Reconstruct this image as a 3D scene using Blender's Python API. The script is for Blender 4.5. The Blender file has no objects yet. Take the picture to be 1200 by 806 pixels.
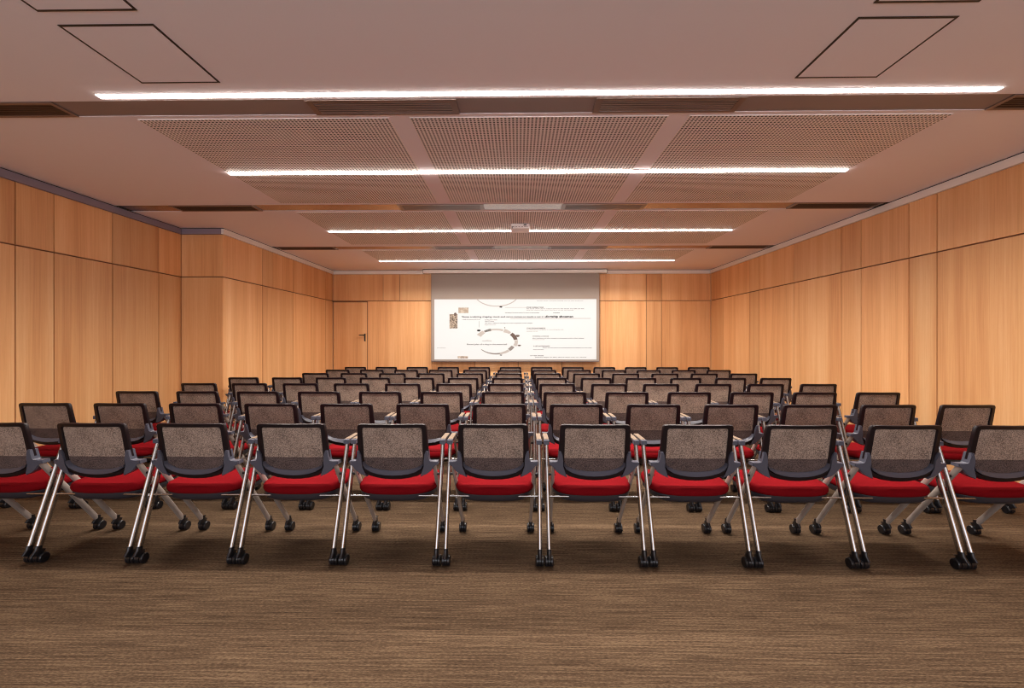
import bpy, bmesh, math, random
from mathutils import Vector, Matrix
random.seed(7)
scene = bpy.context.scene
COL = scene.collection
PI = math.pi

# ------------------------------------------------------------------ helpers
def bx(bm, x0, x1, y0, y1, z0, z1, ch=0.0):
    """axis aligned box, optionally chamfered"""
    r = bmesh.ops.create_cube(bm, size=1.0)
    vs = r['verts']
    for v in vs:
        v.co = Vector((x0 + (v.co.x + .5) * (x1 - x0), y0 + (v.co.y + .5) * (y1 - y0), z0 + (v.co.z + .5) * (z1 - z0)))
    if ch > 0:
        es = list({e for v in vs for e in v.link_edges})
        bmesh.ops.bevel(bm, geom=es, offset=ch, segments=2, profile=.6, affect='EDGES')
    return vs

def tube(bm, pts, radii, n=14, up=None, power=2.0, cap=True):
    """elliptical tube along pts; radii = list of (ra, rb): ra along the side axis, rb along the other"""
    pts = [Vector(p) for p in pts]
    rings = []
    for i, p in enumerate(pts):
        d = (pts[min(i + 1, len(pts) - 1)] - pts[max(i - 1, 0)]).normalized()
        u = Vector(up) if up else (Vector((1, 0, 0)) if abs(d.x) < .8 else Vector((0, 1, 0)))
        a = (u - d * u.dot(d)).normalized()
        b = d.cross(a)
        ra, rb = radii[i] if isinstance(radii, list) else radii
        ring = []
        for k in range(n):
            t = 2 * PI * k / n
            c, s = math.cos(t), math.sin(t)
            c = math.copysign(abs(c) ** (2 / power), c); s = math.copysign(abs(s) ** (2 / power), s)
            ring.append(bm.verts.new(p + a * (ra * c) + b * (rb * s)))
        rings.append(ring)
    for r0, r1 in zip(rings, rings[1:]):
        for k in range(n):
            bm.faces.new((r0[k], r0[(k + 1) % n], r1[(k + 1) % n], r1[k]))
    if cap:
        bm.faces.new(rings[0][::-1]); bm.faces.new(rings[-1])
    return rings

def lathe_x(bm, prof, cx, cy, cz, n=20):
    """revolve (x, r) profile about the x axis"""
    rings = []
    for x, r in prof:
        rings.append([bm.verts.new((cx + x, cy + r * math.cos(2 * PI * k / n), cz + r * math.sin(2 * PI * k / n))) for k in range(n)])
    for r0, r1 in zip(rings, rings[1:]):
        for k in range(n):
            bm.faces.new((r0[k], r0[(k + 1) % n], r1[(k + 1) % n], r1[k]))
    bm.faces.new(rings[0][::-1]); bm.faces.new(rings[-1])

def obj(name, bm, mat, parent=None, smooth=False, angle=None):
    me = bpy.data.meshes.new(name)
    bmesh.ops.recalc_face_normals(bm, faces=bm.faces)
    bm.to_mesh(me); bm.free()
    for m in (mat if isinstance(mat, (list, tuple)) else [mat]):
        me.materials.append(m)
    if smooth:
        me.shade_smooth()
        if angle:
            me.set_sharp_from_angle(angle=math.radians(angle))
    o = bpy.data.objects.new(name, me)
    COL.objects.link(o)
    if parent: o.parent = parent
    return o

def thing(name, label, cat, loc=(0, 0, 0), group=None):
    o = bpy.data.objects.new(name, None)
    o.empty_display_size = .1
    COL.objects.link(o)
    o.location = loc
    o['label'] = label; o['category'] = cat
    if group: o['group'] = group
    return o

def tag(o, label, cat, group=None):
    o['label'] = label; o['category'] = cat
    if group: o['group'] = group
    return o

def struct(name, bm, mat, label, cat):
    o = obj(name, bm, mat)
    o['kind'] = 'structure'; o['label'] = label; o['category'] = cat
    return o

# ------------------------------------------------------------------ materials
def srgb(r, g, b):
    f = lambda c: (c / 255 / 12.92) if c / 255 <= .04045 else ((c / 255 + .055) / 1.055) ** 2.4
    return (f(r), f(g), f(b), 1)

def mat(name, col, rough=.5, metal=0.0, spec=.5, emit=None, strength=0.0):
    m = bpy.data.materials.new(name); m.use_nodes = True
    b = m.node_tree.nodes['Principled BSDF']
    b.inputs['Base Color'].default_value = col if len(col) == 4 else (*col, 1)
    b.inputs['Roughness'].default_value = rough
    b.inputs['Metallic'].default_value = metal
    b.inputs['Specular IOR Level'].default_value = spec
    if emit:
        b.inputs['Emission Color'].default_value = (*emit, 1)
        b.inputs['Emission Strength'].default_value = strength
    return m

class NT:
    def __init__(s, m): s.t = m.node_tree; s.b = s.t.nodes['Principled BSDF']
    def n(s, kind, **kw):
        x = s.t.nodes.new(kind)
        for k, v in kw.items(): setattr(x, k, v)
        return x
    def l(s, a, b): s.t.links.new(a, b)
    def math(s, op, a, b=None, c=None):
        x = s.n('ShaderNodeMath', operation=op)
        for i, v in enumerate((a, b, c)):
            if v is None: continue
            if isinstance(v, (int, float)): x.inputs[i].default_value = v
            else: s.l(v, x.inputs[i])
        return x.outputs[0]
    def mix(s, fac, a, b, blend='MIX'):
        x = s.n('ShaderNodeMix', data_type='RGBA', blend_type=blend)
        if isinstance(fac, (int, float)): x.inputs[0].default_value = fac
        else: s.l(fac, x.inputs[0])
        for i, v in ((6, a), (7, b)):
            if isinstance(v, tuple): x.inputs[i].default_value = v
            else: s.l(v, x.inputs[i])
        return x.outputs[2]
    def noise(s, vec, scale, detail=3.0, rough=.55, dist=0.0):
        x = s.n('ShaderNodeTexNoise'); s.l(vec, x.inputs['Vector'])
        x.inputs['Scale'].default_value = scale; x.inputs['Detail'].default_value = detail
        x.inputs['Roughness'].default_value = rough; x.inputs['Distortion'].default_value = dist
        return x.outputs['Fac']
    def ramp(s, fac, stops):
        x = s.n('ShaderNodeValToRGB'); s.l(fac, x.inputs[0])
        e = x.color_ramp.elements
        while len(e) < len(stops): e.new(.5)
        for q, (p, c) in zip(e, stops): q.position = p; q.color = c
        return x.outputs[0]
    def coord(s, scale=(1, 1, 1), loc=(0, 0, 0)):
        tc = s.n('ShaderNodeTexCoord'); mp = s.n('ShaderNodeMapping')
        s.l(tc.outputs['Object'], mp.inputs['Vector'])
        mp.inputs['Scale'].default_value = scale; mp.inputs['Location'].default_value = loc
        return mp.outputs['Vector']
    def bump(s, h, strength, dist=.01):
        x = s.n('ShaderNodeBump'); s.l(h, x.inputs['Height'])
        x.inputs['Strength'].default_value = strength; x.inputs['Distance'].default_value = dist
        s.l(x.outputs[0], s.b.inputs['Normal'])

def wood_mat(name, dark, mid, light):
    m = mat(name, mid, .42, spec=.35); t = NT(m)
    geo = t.n('ShaderNodeNewGeometry')
    isl = geo.outputs['Random Per Island']
    # every veneer sheet is cut from another place of the log
    tc = t.n('ShaderNodeTexCoord'); add = t.n('ShaderNodeVectorMath', operation='ADD')
    cmb = t.n('ShaderNodeCombineXYZ')
    for i in range(3): t.l(t.math('MULTIPLY', isl, 37.0 + 11 * i), cmb.inputs[i])
    t.l(tc.outputs['Object'], add.inputs[0]); t.l(cmb.outputs[0], add.inputs[1])
    def mp(sc):
        q = t.n('ShaderNodeMapping'); t.l(add.outputs[0], q.inputs['Vector']); q.inputs['Scale'].default_value = sc
        return q.outputs['Vector']
    broad = t.noise(mp((5.5, 5.5, .16)), 1.0, 3.0, .5, .4)
    fine = t.noise(mp((70, 70, 1.1)), 1.0, 3.0, .6)
    pore = t.noise(mp((260, 260, 6.0)), 1.0, 2.0, .6)
    f = t.math('ADD', t.math('MULTIPLY', broad, .62), t.math('MULTIPLY', fine, .38))
    c = t.ramp(f, [(.33, dark), (.5, mid), (.66, light)])
    c = t.mix(t.ramp(pore, [(.30, (.30, .30, .30, 1)), (.48, (0, 0, 0, 1))]), c, dark)
    tone = t.n('ShaderNodeHueSaturation')
    t.l(c, tone.inputs['Color'])
    t.l(t.math('ADD', .88, t.math('MULTIPLY', isl, .22)), tone.inputs['Value'])
    t.l(tone.outputs[0], t.b.inputs['Base Color'])
    t.bump(fine, .05, .002)
    return m

M = {}
M['oak'] = wood_mat('oak_veneer', (.66, .31, .122, 1), (.79, .425, .183, 1), (.86, .52, .250, 1))
M['groove'] = mat('oak_groove', (.20, .085, .035, 1), .7)
M['plaster'] = mat('ceiling_paint', (.88, .85, .885, 1), .85, spec=.2)
M['crown'] = mat('cornice_paint', (.84, .80, .74, 1), .6)
M['crown_lilac'] = mat('cornice_lilac_grey', (.25, .21, .26, 1), .6)  # darker lilac grey tone for the cornice before the step
M['black'] = mat('black_line', (.012, .010, .010, 1), .5)
M['plain_wall'] = mat('plain_wall_paint', (.62, .56, .50, 1), .8)

def carpet():
    m = mat('brown_carpet', (.1, .07, .05, 1), .95, spec=.1); t = NT(m)
    line = t.noise(t.coord((3.0, 115, 1)), 1.0, 4.0, .7)
    tuft = t.noise(t.coord((60, 200, 1)), 1.0, 2.0, .6)
    band = t.noise(t.coord((.5, 4.0, 1)), 1.0, 3.0, .6)
    f = t.math('ADD', t.math('ADD', t.math('MULTIPLY', line, .52), t.math('MULTIPLY', tuft, .36)), t.math('MULTIPLY', band, .12))
    c = t.ramp(f, [(.36, (.022, .013, .0078, 1)), (.50, (.080, .050, .029, 1)), (.63, (.172, .116, .069, 1))])
    t.l(c, t.b.inputs['Base Color'])
    t.bump(f, .5, .004)
    return m
M['carpet'] = carpet()

def perforated():
    """square grid of round holes punched through painted sheet, drawn as the dark void behind"""
    m = mat('perforated_sheet', (.6, .5, .45, 1), .6, spec=.3); t = NT(m)
    tc = t.n('ShaderNodeTexCoord'); sp = t.n('ShaderNodeSeparateXYZ'); t.l(tc.outputs['Object'], sp.inputs[0])
    P = .0286
    fx = t.math('SUBTRACT', t.math('FRACT', t.math('DIVIDE', sp.outputs[0], P)), .5)
    fy = t.math('SUBTRACT', t.math('FRACT', t.math('DIVIDE', sp.outputs[1], P)), .5)
    d = t.math('SQRT', t.math('ADD', t.math('MULTIPLY', fx, fx), t.math('MULTIPLY', fy, fy)))
    hole = t.math('LESS_THAN', d, .295)
    c = t.mix(hole, (.90, .865, .83, 1), (.012, .008, .006, 1))
    t.l(c, t.b.inputs['Base Color'])
    return m
M['perf'] = perforated()
M['channel'] = mat('satin_channel_metal', (.38, .31, .28, 1), .26, metal=.85)
M['channel_matt'] = mat('matt_taupe_channel', (.27, .215, .20, 1), .5, spec=.4)
M['vent_frame'] = mat('bronze_vent_frame', (.24, .18, .16, 1), .35, metal=.6)
M['vent_slat'] = mat('bronze_vent_slat', (.34, .27, .24, 1), .4, metal=.5)
M['vent_brown'] = mat('brown_vent_slat', (.055, .026, .016, 1), .5)
M['vent_dark'] = mat('duct_interior', (.012, .008, .006, 1), .9)
LIGHT = (1.0, .90, .82)
M['glow'] = mat('light_diffuser', (.9, .9, .9, 1), .4, emit=LIGHT, strength=17.0)
M['white_metal'] = mat('white_housing', (.7, .68, .65, 1), .4)

M['frame'] = mat('black_plastic', (.007, .0032, .0048, 1), .38, spec=.35)
M['yoke'] = mat('slate_plastic', (.078, .081, .108, 1), .36, spec=.5)
M['pan'] = mat('dark_slate_plastic', (.026, .025, .033, 1), .4, spec=.5)
M['pad'] = mat('armrest_plastic', (.022, .018, .019, 1), .45, spec=.4)
M['pad_top'] = mat('tan_arm_top', (.17, .118, .078, 1), .6, spec=.3)  # tan tone of the thin strip on each armrest
M['caster'] = mat('caster_nylon', (.008, .008, .010, 1), .3, spec=.5)
M['chrome'] = mat('brushed_steel', (.44, .43, .42, 1), .27, metal=1.0)
M['grey_leg'] = mat('satin_grey_steel', (.42, .36, .32, 1), .42, metal=.4)

def mesh_fabric(name, a, b):
    m = mat(name, a, .85, spec=.25); t = NT(m)
    sp = t.noise(t.coord((1, 1, 1)), 170.0, 2.0, .7)
    big = t.noise(t.coord((1, 1, 1)), 9.0, 2.0, .5)
    f = t.math('ADD', t.math('MULTIPLY', sp, .8), t.math('MULTIPLY', big, .2))
    t.l(t.ramp(f, [(.38, a), (.62, b)]), t.b.inputs['Base Color'])
    return m
M['net'] = mesh_fabric('taupe_net', (.10, .072, .058, 1), (.44, .335, .265, 1))
M['net_dark'] = mesh_fabric('taupe_net_double', (.040, .028, .027, 1), (.14, .10, .09, 1))

def red_fabric():
    m = mat('red_fabric', (.34, .008, .012, 1), .9, spec=.03); t = NT(m)
    w = t.noise(t.coord(), 350.0, 2.0, .6)
    t.l(t.ramp(w, [(.3, (.115, .0028, .0048, 1)), (.7, (.185, .0048, .008, 1))]), t.b.inputs['Base Color'])
    t.b.inputs['Sheen Weight'].default_value = 0
    t.bump(w, .15, .002)
    return m
M['red'] = red_fabric()
M['screen'] = mat('screen_fabric', (.35, .30, .26, 1), .8, spec=.2)
M['screen_edge'] = mat('screen_edge_bar', (.16, .14, .13, 1), .5)

# ------------------------------------------------------------------ room
C = 2.99                       # ceiling height
XR, XL, XL2 = 4.398, -4.283, -4.896
YB, YJ, YF = 9.90, 6.19, -3.0  # back wall, step in the wall, wall behind the camera
ZD = 2.287                     # horizontal joint of the panelling
CH = .088                      # cornice height
XA, XB = -2.81, 3.13           # ceiling field (lights, perforated sheets)
SLOTS = [(2.905, 3.10), (5.135, 5.365), (7.395, 7.635)]
VENT_X = [(-4.22, -3.20), (-1.455, -.42), (.53, 1.54), (3.30, 4.32)]

bm = bmesh.new(); bx(bm, XL2 - .2, XR + .2, YF - .2, YB + .2, -.12, 0)
struct('floor', bm, M['carpet'], 'brown streaked carpet floor', 'floor')

bm = bmesh.new()
ys = [YF - .2] + [v for s in SLOTS for v in s] + [YB + .2]
for i in range(0, len(ys), 2):
    bx(bm, XL2 - .2, XR + .2, ys[i], ys[i + 1], C, C + .10)
bx(bm, XL2 - .2, XR + .2, YF - .2, YB + .2, C + .10, C + .14)
for r in ((XL2 - .5, XL2 - .15, YF - .2, YJ + .3), (XL2 - .5, XL - .15, YJ + .15, YB + .3), (XR + .15, XR + .5, YF - .2, YB + .3)):
    bx(bm, *r, -.12, C + .14)
bx(bm, XL2 - .5, XR + .5, YB + .15, YB + .4, -.12, C + .14)  # unseen outer slabs, added behind the walls to stop sky light leaking in
struct('ceiling', bm, M['plaster'], 'smooth painted ceiling with three cross channels', 'ceiling')

names = [('first', 'behind the longest light strip'), ('second', 'between perforated panel fields'), ('third', 'near the projection screen')]
for i, (y0, y1) in enumerate(SLOTS):
    bm = bmesh.new(); bx(bm, XL2 + .02, XR - .02, y0, y1, C + .003, C + .03)
    struct('trim_%d' % (i + 1), bm, M['channel_matt'] if i == 0 else M['channel'], 'satin metal ceiling channel %s' % names[i][1], 'ceiling channel')

PT = .018; G = .006
def panel_wall(name, axis, w, inward, cuts, up_cuts, label, z_low=0.0, skip=None):
    """wall slab with oak sheets; axis 'x' = wall plane x=w running along y"""
    bm = bmesh.new(); a0, a1 = cuts[0], cuts[-1]
    def put(u0, u1, d0, d1, z0, z1, ch=0.0):
        lo, hi = min(w + inward * d0, w + inward * d1), max(w + inward * d0, w + inward * d1)
        if axis == 'x': vs = bx(bm, lo, hi, u0, u1, z0, z1, ch)
        else: vs = bx(bm, u0, u1, lo, hi, z0, z1, ch)
    put(a0 + (.03 if name == 'wall_left_step' else 0), a1 - (.03 if name == 'wall_left_return' else 0), -.15, -PT, 0, C, 0)
    n0 = len(bm.faces)
    for cs, z0, z1 in ((cuts, z_low, ZD), (up_cuts, ZD, C - CH + .01)):
        for u0, u1 in zip(cs, cs[1:]):
            if skip and skip(u0, u1, z0): continue
            put(u0 + G, u1 - G, -PT - .002, 0, z0 + (G + .003 if z0 > 0 else 0), z1 - (G if z1 < 2.5 else 0))
    bm.faces.ensure_lookup_table()
    for f in bm.faces[:n0]: f.material_index = 1
    o = struct(name, bm, [M['oak'], M['groove']], label, 'wall')
    return o

rc = [YF, -2.55, -2.2, -1.2, -.85, .15, .5, 1.5, 2.2, 2.55, 3.55, 4.589, 4.915, 5.591, 5.927, 6.944, 7.926, 8.266, 9.288, YB]
panel_wall('wall_right', 'x', XR, -1, rc, rc, 'long flat wall of upright oak panels')
lc = [YF, -1.8, -.8, -.1, .9, 1.6, 2.6, 3.1, 4.127, 4.477, 5.134, 5.801, YJ]
panel_wall('wall_left', 'x', XL2, 1, lc, lc, 'oak panelled wall before the step')
jc = [YJ, 7.157, 8.146, 8.867, 9.528, YB]
panel_wall('wall_left_step', 'x', XL, 1, jc, [YJ, 7.157, 7.472, 8.146, 8.867, 9.528, YB], 'oak panelled wall past the step, by the door')
panel_wall('wall_left_return', 'y', YJ, -1, [XL2 - .15, XL2 + .004, XL], [XL2 - .15, XL2 + .004, XL], 'narrow oak return joining the two stepped walls')
bc = [XL, -3.475, -1.99, -.99, .0, 1.0, 1.873, 2.93, 3.279, XR]
buc = [XL, -3.115, -2.731, -1.99, -.99, .0, 1.0, 1.873, 2.93, 3.279, XR]
panel_wall('wall_back', 'y', YB, -1, bc, buc, 'oak panelled wall behind the projection screen', skip=lambda u0, u1, z0: z0 == 0 and u0 == XL)
bm = bmesh.new()
bx(bm, XL2 - .2, XR + .2, YF - .15, YF, 0, .12); bx(bm, XL2 - .2, XR + .2, YF - .15, YF, 2.86, C)
bx(bm, XL2 - .2, XL2 + .25, YF - .15, YF, .12, 2.86); bx(bm, XR - .25, XR + .2, YF - .15, YF, .12, 2.86)
struct('wall_front', bm, M['plain_wall'], 'plain painted wall around the added window facing the screen', 'wall')
bm = bmesh.new()
for k in range(6):
    xx = XL2 + .25 + k * (XR - XL2 - .5) / 5
    bx(bm, max(xx - .03, XL2 + .25), min(xx + .03, XR - .25), YF - .11, YF - .05, .12, 2.86)
bx(bm, XL2 + .25, XR - .25, YF - .11, YF - .05, .12, .18); bx(bm, XL2 + .25, XR - .25, YF - .11, YF - .05, 2.80, 2.86)
struct('added_window_1', bm, M['white_metal'], 'added unseen window frame facing the screen', 'window')  # unseen window, added to light chair backs and ceiling from behind the camera
pl = bpy.data.lights.new('added_window_portal', 'AREA'); pl.shape = 'RECTANGLE'; pl.size = XR - XL2 - .5; pl.size_y = 2.7
pl.cycles.is_portal = True  # portal for world light entering through the added window
po = bpy.data.objects.new('added_window_portal', pl); COL.objects.link(po); po.location = ((XL2 + XR) / 2, YF - .16, 1.49); po.rotation_euler = (PI / 2, 0, 0)

# door, flush in the panelling
bm = bmesh.new(); bx(bm, XL + .012, -3.475 - .010, YB - .004, YB + .016, .006, 2.264 - .006, .001)
dr = struct('door_1', bm, M['oak'], 'flush oak door beside the projection screen wall corner', 'door')
bm = bmesh.new()
bx(bm, -3.475 - .011, -3.475 + .002, YB - .001, YB + .017, 0, 2.27); bx(bm, XL, -3.475, YB - .001, YB + .017, 2.258, 2.284)
obj('door_frame', bm, M['groove'], dr)
bm = bmesh.new()
hz = 1.50
hx = -3.535
bx(bm, hx - .016, hx + .016, YB - .014, YB - .003, hz - .14, hz + .035, .003)
tube(bm, [(hx, YB - .005, hz), (hx, YB - .055, hz)], (.010, .010))
tube(bm, [(hx + .006, YB - .055, hz), (hx - .12, YB - .055, hz)], (.010, .011), up=(0, 1, 0))
obj('door_handle', bm, M['black'], dr, True, 40)['label'] = 'black lever handle'

# cornice
def cornice(name, x0, x1, y0, y1, m, label):
    bm = bmesh.new(); bx(bm, x0, x1, y0, y1, C - CH, C - .010, .003)
    # shadow gap above
    old = set(bm.faces)
    cx0, cx1, cy0, cy1 = x0, x1, y0, y1
    bx(bm, cx0 + .006 * (x1 - x0 < .2), cx1 - .006 * (x1 - x0 < .2), cy0 + .006 * (y1 - y0 < .2), cy1 - .006 * (y1 - y0 < .2), C - .0105, C - .001)
    for f in bm.faces:
        if f not in old: f.material_index = 1
    struct(name, bm, [m, M['black']], label, 'cornice')
D = .035
cornice('trim_4', XR - D, XR, YF, YB, M['crown'], 'pale grey cornice along the long flat wall')
cornice('trim_5', XL, XR - D, YB - D, YB, M['crown'], 'pale grey cornice above the screen wall')
cornice('trim_6', XL, XL + D, YJ - D, YB - D, M['crown'], 'pale grey cornice past the wall step')
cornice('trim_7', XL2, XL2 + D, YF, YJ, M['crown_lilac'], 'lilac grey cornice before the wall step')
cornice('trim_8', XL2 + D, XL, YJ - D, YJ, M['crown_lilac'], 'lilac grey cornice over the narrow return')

# ------------------------------------------------------------------ ceiling fittings
PANEL_X = [(-2.81, -.945), (-.795, 1.095), (1.245, 3.13)]
FIELDS = [(3.145, 5.06), (5.42, 7.23), (7.70, 8.64)]
pos = ['on the door side', 'in the middle', 'on the long flat wall side']
fld = ['crossed by the second light strip', 'of the field holding the projector', 'short, of the field before the screen']
for j, (y0, y1) in enumerate(FIELDS):
    for i, (x0, x1) in enumerate(PANEL_X):
        bm = bmesh.new(); bx(bm, 0, x1 - x0, 0, y1 - y0, -.003, .002)
        o = obj('perforated_ceiling_panel', bm, M['perf'])
        o.location = (x0, y0, C - .002)
        tag(o, 'perforated ceiling panel %s, %s' % (fld[j], pos[i]), 'ceiling panel', 'perforated ceiling panels')

LIGHTS = [(2.818, 2.869, 'longest in view, before the first channel'), (4.126, 4.168, 'crossing the first perforated panels'),
          (6.335, 6.371, 'running behind the projector'), (8.675, 8.711, 'shortest in view, before the screen')]
for y0, y1, s in LIGHTS:
    t = thing('linear_ceiling_light', 'glowing white linear ceiling light, ' + s, 'ceiling light', (.16, (y0 + y1) / 2, C), 'linear ceiling lights')
    h = (y1 - y0) / 2; L = (XB - XA) / 2
    bm = bmesh.new(); top = -.005 if 4 < y0 else 0
    bx(bm, -L, L, -h, h, top - .003, top)
    obj('housing', bm, M['white_metal'], t)
    bm = bmesh.new(); bx(bm, -L + .004, L - .004, -h + .003, h - .003, top - .003 - (.009 if top else .003), top - .003)
    obj('diffuser', bm, M['glow'], t)
    ld = bpy.data.lights.new('led_strip', 'AREA'); ld.shape = 'RECTANGLE'; ld.size = 2 * L - .02; ld.size_y = 2 * h - .012
    ld.energy = 92; ld.color = LIGHT; ld.spread = math.radians(146)
    lo = bpy.data.objects.new('led_strip', ld); COL.objects.link(lo); lo.parent = t; lo.location = (0, 0, top - .003 - (.009 if top else .003) - .002)

vpos = ['by the stepped wall', 'second from the stepped wall', 'second from the long flat wall', 'by the long flat wall']
vslot = ['the widest ceiling channel', 'the channel before the projector', 'the channel nearer the screen']
for j, (y0, y1) in enumerate(SLOTS):
    for i, (x0, x1) in enumerate(VENT_X):
        t = thing('air_vent', 'dark slatted air vent in %s, %s' % (vslot[j], vpos[i]), 'air vent', ((x0 + x1) / 2, (y0 + y1) / 2, C + .003), 'ceiling air vents')
        w = (x1 - x0) / 2; h = (y1 - y0) / 2 - .003; b = .045 if i in (1, 2) else .03; bz = .024
        bm = bmesh.new()
        for r in ((-w, -w + b, -h, h), (w - b, w, -h, h), (-w + b, w - b, -h, -h + bz), (-w + b, w - b, h - bz, h)):
            bx(bm, *r, -.010, 0, .0015)
        obj('frame', bm, M['vent_frame'], t)
        bm = bmesh.new(); bx(bm, -w + b, w - b, -h + bz, h - bz, -.002, .0)
        obj('duct_opening', bm, M['vent_dark'], t)
        bm = bmesh.new()
        for k in range(6):
            yy = -h + bz + (k + .5) * (2 * h - 2 * bz) / 6
            bx(bm, -w + b, w - b, yy - .007, yy + .007, -.008, -.0055)
        obj('slat_grille', bm, M['vent_slat'] if i in (1, 2) else M['vent_brown'], t)

HATCH = [(-2.39, 2.2, 'door side, nearer the first light strip'), (-2.39, 1.605, 'door side, cut by the top of the picture'),
         (1.722, 2.205, 'long flat wall side, nearer the first light strip'), (1.722, 1.61, 'long flat wall side, cut by the picture top')]
for x0, y0, s in HATCH:
    t = thing('ceiling_hatch', 'square black-edged ceiling access hatch, ' + s, 'access hatch', (x0 + .252, y0 + .252, C), 'ceiling access hatches')
    a = .252; b = .013
    bm = bmesh.new(); bx(bm, -a + b, a - b, -a + b, a - b, -.003, 0)
    obj('hatch_panel', bm, M['plaster'], t)
    bm = bmesh.new()
    for r in ((-a, -a + b, -a, a), (a - b, a, -a, a), (-a + b, a - b, -a, -a + b), (-a + b, a - b, a - b, a)):
        bx(bm, *r, -.003, 0)
    obj('hatch_edge', bm, M['black'], t)

# projector
t = thing('projector', 'small white projector fixed to the ceiling before the third light strip', 'projector', (.03, 6.065, C))
bm = bmesh.new(); bx(bm, -.06, .06, -.06, .06, -.016, 0, .003); obj('ceiling_mount', bm, M['white_metal'], t)
bm = bmesh.new(); bx(bm, -.13, .13, -.125, .125, -.080, -.012, .008); obj('body', bm, mat('projector_white', (.92, .89, .86, 1), .4), t)
bm = bmesh.new(); lathe_x(bm, [(-.012, .02), (-.012, .03), (.012, .03), (.012, .02)], 0, 0, 0, 20)
bmesh.ops.rotate(bm, verts=bm.verts, cent=(0, 0, 0), matrix=Matrix.Rotation(PI / 2, 3, 'Z'))
bmesh.ops.translate(bm, verts=bm.verts, vec=(-.06, .127, -.046)); obj('lens', bm, M['black'], t)
bm = bmesh.new(); bx(bm, .045, .085, -.1262, -.124, -.040, -.026, .0005); obj('status_window', bm, M['black'], t)
bm = bmesh.new()
for k in range(5): bx(bm, -.105 + k * .04, -.085 + k * .04, -.1258, -.124, -.062, -.054)
bx(bm, .082, .1, -.1258, -.124, -.062, -.054)
obj('port_row', bm, mat('projector_ports', (.25, .22, .20, 1), .5), t)
bm = bmesh.new(); bx(bm, -.118, -.108, -.1262, -.118, -.079, -.05); obj('cable_socket', bm, M['black'], t)

# ------------------------------------------------------------------ projection screen
YS = 9.78
t = thing('projection_screen', 'large pale pull-down projection screen showing a slide of text and diagrams', 'projection screen', (0, YS, .9))
def S(px, py):                                  # slide millimetre grid: where the slide's own marks lie on the fabric
    k = 9.78 / 505.0
    return ((px - 607.2) * k, 1.346 - (py - 400.5) * k)
sx0, sx1 = -1.972, 1.832
def sb(x0, x1, z0, z1, d0, d1, m, name, ch=0.0):
    bm = bmesh.new(); bx(bm, x0, x1, d0, d1, z0 - .9, z1 - .9, ch); return obj(name, bm, m, t)
sb(sx0, sx1, .915, 2.93, 0, .004, M['screen'], 'fabric')
sb(-2.15, 2.00, 2.900, C - .014, -.06, .08, M['crown'], 'casing', .004)['label'] = 'pale grey screen casing at the ceiling'
sb(-2.156, 2.006, C - .0145, C, -.064, .08, M['black'], 'casing_edge'); sb(2.0, 2.006, 2.900, C - .0145, -.064, .08, M['black'], 'casing_edge'); sb(-2.156, -2.15, 2.900, C - .0145, -.064, .08, M['black'], 'casing_edge')  # top strip draws the shadow gap under the ceiling in black
sb(sx0 - .004, sx1 + .004, .897, .917, -.006, .010, M['screen_edge'], 'bottom_bar', .002)
sb(sx0 - .006, sx0, .917, 2.9, -.003, .006, M['screen_edge'], 'side_edge'); sb(sx1, sx1 + .006, .917, 2.9, -.003, .006, M['screen_edge'], 'side_edge')
lit = mat('projected_white', (.20, .195, .185, 1), .8, emit=(1.0, .985, .955), strength=.47)
x0, z1 = S(508.8, 350.6); x1, z0 = S(698.6, 421.2)
slide = sb(x0, x1, z0, z1, -.003, 0, lit, 'slide')
slide['label'] = 'bright white projected slide'
def ink(name, c, e):
    return mat(name, (*c, 1), .8, spec=.1, emit=c, strength=e)
inks = {'k': ink('slide_black', (.012, .011, .010), .1), 'g': ink('slide_grey', (.075, .066, .058), .3),
        'l': ink('slide_light_grey', (.20, .18, .165), .8), 'b': ink('slide_brown', (.10, .072, .06), .4), 'h': ink('slide_mid_grey', (.17, .15, .135), .5), 'm': ink('slide_pale_grey', (.29, .265, .24), .6), 't': ink('slide_tan', (.42, .34, .26), .5)}
def text(s, px, py, size, ink, w=None, bold=.022):
    """one line of the slide: baseline-left at px,py, letter height in slide units, stretched to width w"""
    cu = bpy.data.curves.new('slide_text', 'FONT'); cu.body = s; cu.size = 1; cu.offset = bold
    cu.resolution_u = 2
    tmp = bpy.data.objects.new('tmp_text', cu); COL.objects.link(tmp)
    dg = bpy.context.evaluated_depsgraph_get(); dg.update()
    me = bpy.data.meshes.new_from_object(tmp.evaluated_get(dg))
    bpy.data.objects.remove(tmp); bpy.data.curves.remove(cu)
    k = 9.78 / 505.0
    wd = max(v.co.x for v in me.vertices)
    sy = size * k / .72; sx = (w * k / wd) if w else sy
    X, Z = S(px, py)
    for v in me.vertices: v.co = Vector((X + v.co.x * sx, -.0045, Z - .9 + v.co.y * sy))
    me.materials.clear(); me.materials.append(inks[ink])
    o = bpy.data.objects.new('slide_text', me); COL.objects.link(o); o.parent = slide
    return o
def poly(pts, ink, name, y=-.0042):
    bm = bmesh.new()
    vs = [bm.verts.new((S(*p)[0], y, S(*p)[1] - .9)) for p in pts]
    bm.faces.new(vs); return obj(name, bm, inks[ink], slide)
def arc(cx, cy, rx, ry, a0, a1, w0, w1, ink, name='ring_arc'):
    bm = bmesh.new(); n = 18; pr = None
    for i in range(n + 1):
        a = math.radians(a0 + (a1 - a0) * i / n); w = w0 + (w1 - w0) * i / n
        q = []
        for k in (-.5, .5):
            X, Z = S(cx + (rx + w * k) * math.cos(a), cy - (ry + w * k) * math.sin(a))
            q.append(bm.verts.new((X, -.0042, Z - .9)))
        if pr: bm.faces.new((pr[0], pr[1], q[1], q[0]))
        pr = q
    return obj(name, bm, inks[ink], slide)
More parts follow.
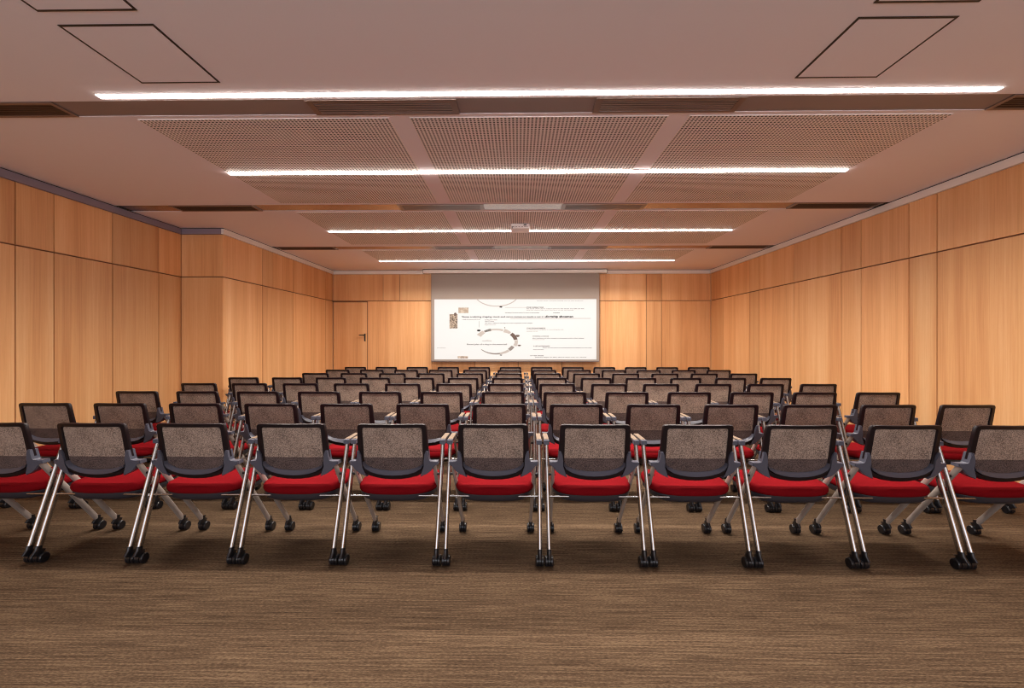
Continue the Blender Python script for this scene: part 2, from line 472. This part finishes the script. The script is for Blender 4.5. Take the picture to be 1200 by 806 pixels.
text('Stone sculpting shaping stock and carve names as made a set in a', 541, 371.9, 1.9, 'k', 99, .022)
text('fortship shoemen', 640, 371.9, 2.3, 'k', 31.5, .04)
text('a study of the stones and forms', 541.5, 374.6, 1.0, 'g', 21)
text('the making of the carved stone and its parts in the old workshops', 592, 366.9, 1.1, 'g', 40)
text('ornament', 648, 366.9, 1.1, 'g', 8)
text('carving stone form', 568, 375.2, 1.1, 'g', 14.5); text('relief of a stone', 568, 377.0, 1.1, 'g', 11)
text('old stone relief and the figures in the long frieze of the temple', 568, 379.0, 1.0, 'g', 56); text('fragments found', 568, 381.0, 1.0, 'l', 13)
text('STONE WORKING TOOLS', 617, 360.8, 1.3, 'g', 20, .035); text('the tools of the stone cutters and how the blocks are split and laid', 617, 362.2, 1.0, 'g', 67); text('and the marks left upon the face of the old blocks', 617, 363.9, 1.0, 'l', 55)
text('the first stones of the great building were set upon the ground', 629, 352.8, .9, 'l', 54)
text('THE STONE FRIEZE', 617, 385.2, 1.3, 'g', 22, .04); text('the relief shows the figures in a row along the wall', 617, 386.6, 1.0, 'l', 43); text('standing in the hall', 617, 388.6, .9, 'l', 13)
text('WORKING A SURFACE', 624, 394.5, 1.2, 'g', 19); text('the surface of the stone is dressed with a flat chisel', 624, 396.7, 1.0, 'g', 60); text('and rubbed smooth', 624, 398.2, .9, 'l', 14)
text('A LIST OF THE PARTS', 625, 406.1, 1.3, 'g', 19, .04); text('each of the parts is numbered as it stands in the ring', 636, 407.7, .9, 'g', 57); text('from the first', 625, 410, 1.0, 'g', 12)
text('OTHER FINDS', 621, 417.2, 1.1, 'g', 16); text('pieces kept in the store and not on show', 627, 418.9, .9, 'g', 60)
text('outline', 565, 399.8, 1.6, 'l', 11); text('Round plan of a ring in the stone hall', 547, 404.1, 1.6, 'g', 47)
text('notes', 512, 408.0, .9, 'l', 10)
for p in (((598, 372.8), (692, 373.4)), ((592, 360.0), (617, 360.4)), ((561.2, 376), (561.6, 383.5))):
    (a, b), (c, d) = p; poly([(a, b), (c, b), (c, d), (a, d)], 'l', 'slide_rule')
arc(581, 400, 22.5, 14, 128, 152, 4, 5.5, 'm'); arc(581, 400, 23, 14, 68, 126, 2.2, 1.6, 'm'); arc(581, 400, 23, 14, 104, 125, 3, 2.4, 'h')
arc(581, 400, 23.5, 14, 44, 66, 3, 4.5, 'm'); arc(581, 400, 23.5, 14, 8, 40, 4.6, 4.2, 'b'); arc(581, 400, 24, 14, -22, 6, 4, 4, 'm')
arc(581, 400, 22, 14, -45, -24, 4, 4, 'h'); arc(581, 400, 22, 14.5, -78, -46, 2, 3, 'm'); arc(581, 400, 22, 14.5, -140, -78, .8, 1.8, 'h')
arc(582, 343.5, 26, 15.2, -152, -28, 1.2, 1.2, 'm')
for c, w, h, ink in (((587, 359.5), 4, 2.2, 'k'), ((561, 387.2), 5, 2.6, 'k'), ((591.5, 383.8), 1.6, 1.6, 'g'), ((606.5, 393.5), 6, 3.2, 'b'), ((608.5, 404.7), 4.5, 2.2, 'b'), ((587, 416), 3.6, 1.5, 'g')):
    poly([(c[0] + w / 2 * math.cos(a) * (1 if i % 2 else .72), c[1] + h / 2 * math.sin(a) * (.75 if i % 3 else 1)) for i, a in enumerate([2 * PI * q / 14 for q in range(14)])], ink, 'slide_figure')
def photo(name, a, b, sc):
    m = mat(name, a, .8, emit=(.4, .32, .24), strength=.3); q = NT(m)
    n = q.noise(q.coord(), sc, 3.0, .6, 1.0); c = q.ramp(n, [(.4, a), (.6, b)])
    q.l(c, q.b.inputs['Base Color']); q.l(c, q.b.inputs['Emission Color']); q.b.inputs['Emission Strength'].default_value = .3
    return m
ph = photo('slide_photo_relief', (.06, .045, .035, 1), (.40, .33, .25, 1), 18)
for r, m in (((526.6, 368, 536.0, 384.8), ph), ((537, 360.3, 549, 366.7), photo('slide_photo_plain', (.27, .225, .175, 1), (.40, .345, .275, 1), 14)), ((536.3, 417.2, 548.3, 420), photo('slide_photo_strip', (.25, .2, .16, 1), (.45, .38, .31, 1), 12))):
    bm = bmesh.new(); a = S(r[0], r[1]); b = S(r[2], r[3])
    bx(bm, a[0], b[0], -.0045, -.003, b[1] - .9, a[1] - .9); obj('slide_photo', bm, m, slide)
poly([(532, 366.8), (534, 366), (535, 367.5), (534.4, 370), (532, 370)], 'b', 'slide_figure', -.0049)

# ------------------------------------------------------------------ the chair
def yp(z): return -.211 + (.847 - z) * .189              # plane of the leaning backrest

def make_chair():
    t = thing('training_chair', '', 'chair')
    # --- seat cushion: lofted rounded square
    bm = bmesh.new()
    def outline(k):
        pts = []
        n = 56
        for i in range(n):
            a = 2 * PI * i / n
            c, s = math.cos(a), math.sin(a)
            e = 2 / 3.6
            u = math.copysign(abs(c) ** e, c); v = math.copysign(abs(s) ** e, s)
            y = .05 + .222 * v * k
            w = .256 - .022 * max(0, (v * k)) ** 2 - .012 * max(0, -v * k) ** 2
            pts.append((u * w * k, y))
        return pts
    def topz(x, y):
        q = (y - .05) / .222
        return .446 + .010 * (1 - (x / .236) ** 2) * (1 - q * q) - .020 * max(0, q - .35) ** 2 + .010 * min(0, q) * 0 + .006 * (abs(x) / .236) ** 2
    rings = []
    for k, dz in ((.90, -.050), (.955, -.049), (.985, -.042), (1.0, -.030), (.993, -.014), (.965, -.004), (.90, .001), (.70, .002), (.45, .002), (.2, .002)):
        rings.append([bm.verts.new((x, y, topz(x, y) + dz)) for x, y in outline(k)])
    for r0, r1 in zip(rings, rings[1:]):
        n = len(r0)
        for i in range(n): bm.faces.new((r0[i], r0[(i + 1) % n], r1[(i + 1) % n], r1[i]))
    bm.faces.new(rings[0][::-1]); bm.faces.new(rings[-1])
    obj('seat', bm, M['red'], t, True)['label'] = 'red fabric seat cushion'
    # --- seat pan
    bm = bmesh.new(); rings = []
    for k, z in ((.74, .350), (.88, .356), (.955, .376), (.965, .402)):
        rings.append([bm.verts.new((x, y, z)) for x, y in outline(k)])
    for r0, r1 in zip(rings, rings[1:]):
        n = len(r0)
        for i in range(n): bm.faces.new((r0[i], r0[(i + 1) % n], r1[(i + 1) % n], r1[i]))
    bm.faces.new(rings[0][::-1]); bm.faces.new(rings[-1])
    obj('seat_pan', bm, M['pan'], t, True, 50)
    # --- backrest frame
    O = [(0, .846), (.10, .8465), (.185, .847), (.204, .843), (.2125, .832), (.215, .78), (.218, .70), (.221, .64), (.2215, .60), (.214, .567), (.19, .537), (.15, .515), (.10, .502), (.05, .495), (0, .493)]
    I = [(0, .8225), (.10, .8225), (.166, .8225), (.178, .820), (.183, .811), (.184, .78), (.184, .70), (.184, .64), (.183, .605), (.178, .589), (.164, .575), (.13, .560), (.09, .551), (.05, .547), (0, .545)]
    O = O + [(-u, v) for u, v in O[-2:0:-1]]; I = I + [(-u, v) for u, v in I[-2:0:-1]]
    bm = bmesh.new(); rings = []
    def P(u, v, d): return Vector((u, yp(v) + .30 * u * u + d, v))
    for (ou, ov), (iu, iv) in zip(O, I):
        low = min(1, max(0, (.64 - (ov + iv) / 2) / .09))
        th = .011 + .011 * low
        b = .88 - .40 * low
        sec = [(.0, -.55), (.12, -1), (b, -1), (1, -.65 + .75 * low), (1, .7), (.88, 1), (.12, 1), (0, .7)]
        rings.append([bm.verts.new(P(ou + (iu - ou) * s, ov + (iv - ov) * s, d * th)) for s, d in sec])
    n = len(rings)
    for i in range(n):
        r0, r1 = rings[i], rings[(i + 1) % n]
        for k in range(8): bm.faces.new((r0[k], r0[(k + 1) % 8], r1[(k + 1) % 8], r1[k]))
    back = obj('backrest', bm, M['frame'], t, True, 35)
    # --- slate lip along the inside of the lower curve
    bm = bmesh.new(); rings = []
    lip = [(o, i) for o, i in zip(O[8:15], I[8:15])]; lip = lip + [((-o[0], o[1]), (-i[0], i[1])) for o, i in lip[-2::-1]]
    for q, ((ou, ov), (iu, iv)) in enumerate(lip):
        wgt = math.sin(PI * (q + .15) / (len(lip) - .7)) ** .7
        e = [(iu + (ou - iu) * k, iv + (ov - iv) * k) for k in (-.03, .42 * wgt + .04)]
        rings.append([bm.verts.new(P(*e[0], -.0035)), bm.verts.new(P(*e[1], -.0245)), bm.verts.new(P(*e[1], -.012)), bm.verts.new(P(*e[0], .004))])
    for r0, r1 in zip(rings, rings[1:]):
        for k in range(4): bm.faces.new((r0[k], r0[(k + 1) % 4], r1[(k + 1) % 4], r1[k]))
    bm.faces.new(rings[0][::-1]); bm.faces.new(rings[-1])
    obj('lower_lip', bm, M['yoke'], back, True, 40)
    # --- net, upper and doubled lower band
    def net(name, m, za, zb, parent):
        bm = bmesh.new(); grid = []
        NZ, NX = 12, 12
        bot = [(q, [v for (u, v) in I if abs(u - q) < 1e-6]) for q in (0,)]
        def zlow(u):
            a = abs(u)
            for (u0, v0), (u1, v1) in zip(I[8:15], I[9:15]):
                if min(u0, u1) <= a <= max(u0, u1): return v1 + (v0 - v1) * (a - u1) / (u0 - u1) - .004
            return .59
        for side in (-1, 1):
            g = []
            for i in range(NZ + 1):
                row = []
                for j in range(NX + 1):
                    u = -.186 + .372 * j / NX
                    lo = max(za, zlow(u)) if za < .6 else za
                    z = lo + (zb - lo) * i / NZ
                    bulge = .010 * (1 - (u / .186) ** 2) * math.sin(PI * min(1, max(0, (z - .545) / .28)))
                    row.append(bm.verts.new(P(u, z, .002 + bulge + side * .0012)))
                g.append(row)
            grid.append(g)
        for g in grid:
            for i in range(NZ):
                for j in range(NX): bm.faces.new((g[i][j], g[i][j + 1], g[i + 1][j + 1], g[i + 1][j]))
        a, b = grid
        ed = [(i, 0) for i in range(NZ)] + [(NZ, j) for j in range(NX)] + [(i, NX) for i in range(NZ, 0, -1)] + [(0, j) for j in range(NX, 0, -1)]
        for (i, j), (k, l) in zip(ed, ed[1:] + ed[:1]): bm.faces.new((a[i][j], a[k][l], b[k][l], b[i][j]))
        return obj(name, bm, m, parent, True, 50)
    net('back_net', M['net'], .63, .826, back)['label'] = 'taupe speckled net'
    net('lumbar_band', M['net_dark'], .54, .63, back)['label'] = 'darker doubled band of net'
    for s in (-1, 1):
        # --- bracket between backrest and legs
        bm = bmesh.new()
        ol = [(.274, .607), (.274, .586), (.254, .584), (.247, .566), (.232, .547), (.205, .529), (.165, .511), (.172, .526), (.185, .550), (.191, .580), (.192, .620), (.197, .655), (.205, .676), (.2185, .676), (.2205, .640), (.2225, .613), (.229, .607)]
        fr = [bm.verts.new(P(s * u, v, -.027)) for u, v in ol]; bk = [bm.verts.new(P(s * u, v, .024)) for u, v in ol]
        bm.faces.new(fr); bm.faces.new(bk[::-1])
        for i in range(len(ol)):
            j = (i + 1) % len(ol); bm.faces.new((fr[i], bk[i], bk[j], fr[j]))
        bmesh.ops.bevel(bm, geom=[e for e in bm.edges if (e.verts[0] in fr and e.verts[1] in fr)], offset=.004, segments=2, affect='EDGES')
        obj('back_bracket', bm, M['yoke'], t, True, 35)
        # --- rear leg, caster to armrest
        a = Vector((s * .282, -.245, .082)); b = Vector((s * .2865, -.038, .700))
        bm = bmesh.new(); tube(bm, [a, b], (.0125, .019), n=16); leg = obj('rear_leg', bm, M['chrome'], t, True, 60)
        caster(leg, a)
        # --- front leg, caster up and back to the bracket
        a = Vector((s * .240, .222, .082)); b = Vector((s * .251, -.152, .588))
        bm = bmesh.new(); tube(bm, [a, b], (.012, .0185), n=16); leg = obj('front_leg', bm, M['grey_leg'], t, True, 60)
        caster(leg, a)
        # --- hinge pin where the legs cross
        bm = bmesh.new(); tube(bm, [(s * .236, -.100, .512), (s * .294, -.100, .512)], (.008, .008), up=(0, 1, 0)); obj('hinge_pin', bm, M['frame'], t, True, 40)
        # --- armrest
        bm = bmesh.new(); x = s * .2865
        tube(bm, [(x, -.066, .704), (x, -.061, .706), (x, .03, .708), (x, .125, .709), (x, .150, .706)], [(.013, .008), (.0175, .010), (.0175, .010), (.0175, .009), (.012, .005)], n=16, power=4)
        arm = obj('armrest', bm, M['pad'], t, True, 50)
        bm = bmesh.new(); bx(bm, x - .0155, x + .0155, -.044, .132, .7165, .7215, .002); obj('arm_top_strip', bm, M['pad_top'], arm)['label'] = 'tan strip on top of the armrest'
        bm = bmesh.new(); bx(bm, x - .0175, x + .0175, -.0685, -.020, .690, .7185, .003); obj('armrest_socket', bm, M['yoke'], arm)
    bm = bmesh.new(); tube(bm, [(-.283, -.143, .388), (.283, -.143, .388)], (.0065, .0065), up=(0, 1, 0)); obj('crossbar', bm, M['chrome'], t, True, 40)
    return t

CASTER_ME = None
def caster(leg, a):
    global CASTER_ME
    if CASTER_ME is None:
        bm = bmesh.new()
        for sx in (-1, 1):
            lathe_x(bm, [(-.0085, .010), (-.0085, .024), (-.006, .0275), (.004, .0280), (.0085, .0245), (.0095, .012), (.0085, .006)][::1] if sx > 0 else [(-.0085, .006), (-.0095, .012), (-.0085, .0245), (-.004, .0280), (.006, .0275), (.0085, .024), (.0085, .010)], sx * .0165, .016, .028, 22)
        lathe_x(bm, [(-.007, .012), (-.007, .029), (.007, .029), (.007, .012)], 0, .016, .030, 18)
        tube(bm, [(0, .004, .045), (0, .000, .062), (0, 0, .080), (0, .004, .098)], [(.011, .012), (.014, .04), (.014, .0175), (.0135, .0185)], n=14)
        CASTER_ME = bm
    bm = CASTER_ME.copy()
    bmesh.ops.scale(bm, verts=bm.verts, vec=(1, 1.12, 1.10))
    dy = .004 if a.y < 0 else -.006
    bmesh.ops.translate(bm, verts=bm.verts, vec=(a.x, a.y - dy * 0, 0))
    return obj('caster', bm, M['caster'], leg, True, 40)

proto = make_chair()

def copy_tree(o, parent=None):
    c = o.copy(); COL.objects.link(c)
    if parent: c.parent = parent
    for ch in list(o.children): copy_tree(ch, c)
    return c

ORD = ['first', 'second', 'third', 'fourth', 'fifth', 'sixth', 'seventh', 'eighth', 'ninth', 'tenth', 'eleventh', 'twelfth', 'thirteenth']
W, PITCH, Y1, XAISLE = .62, .8485, 2.82, .158
used = False
for r in range(8):
    cols = range(1, 12) if r == 0 else range(0, 13) if r < 5 else range(1, 13)
    n = len(cols)
    for q, c in enumerate(cols):
        o = copy_tree(proto) if used else proto
        used = True
        o.location = (XAISLE + (c - 6.5) * W, Y1 + r * PITCH, 0)
        row = 'front row on the open carpet' if r == 0 else 'last row before the screen' if r == 7 else '%s row from the open carpet' % ORD[r]
        side = ('end chair by stepped wall' if q == 0 else 'end chair by long flat wall' if q == n - 1 else
                '%s from the stepped wall' % ORD[q] if q < (n + 1) // 2 else '%s from the long flat wall' % ORD[n - 1 - q])
        o['label'] = 'red-seated black net-back chair, %s, %s' % (row, side)
        o['group'] = 'training chairs set out in rows'

# ------------------------------------------------------------------ camera, world, view
cam = bpy.data.cameras.new('camera'); co = bpy.data.objects.new('camera', cam); COL.objects.link(co)
cam.sensor_width = 36; cam.lens = 505 / 1200 * 36; cam.shift_y = -2.5 / 1200; cam.clip_start = .05
co.location = (0, 0, 1.346); co.rotation_euler = (PI / 2, 0, math.atan(7.2 / 505))
scene.camera = co
w = bpy.data.worlds.new('world'); scene.world = w; w.use_nodes = True
w.node_tree.nodes['Background'].inputs[0].default_value = (.93, .93, 1.0, 1)
w.node_tree.nodes['Background'].inputs[1].default_value = 2.0
vs = scene.view_settings
vs.view_transform = 'Standard'; vs.look = 'None'; vs.gamma = 1; vs.use_curve_mapping = False
vs.exposure = 0.58
cy = scene.cycles
cy.filter_width = 1.1
cy.use_denoising = True; cy.max_bounces = 8; cy.diffuse_bounces = 5; cy.glossy_bounces = 4
cy.sample_clamp_indirect = 6.0; cy.caustics_reflective = False; cy.caustics_refractive = False
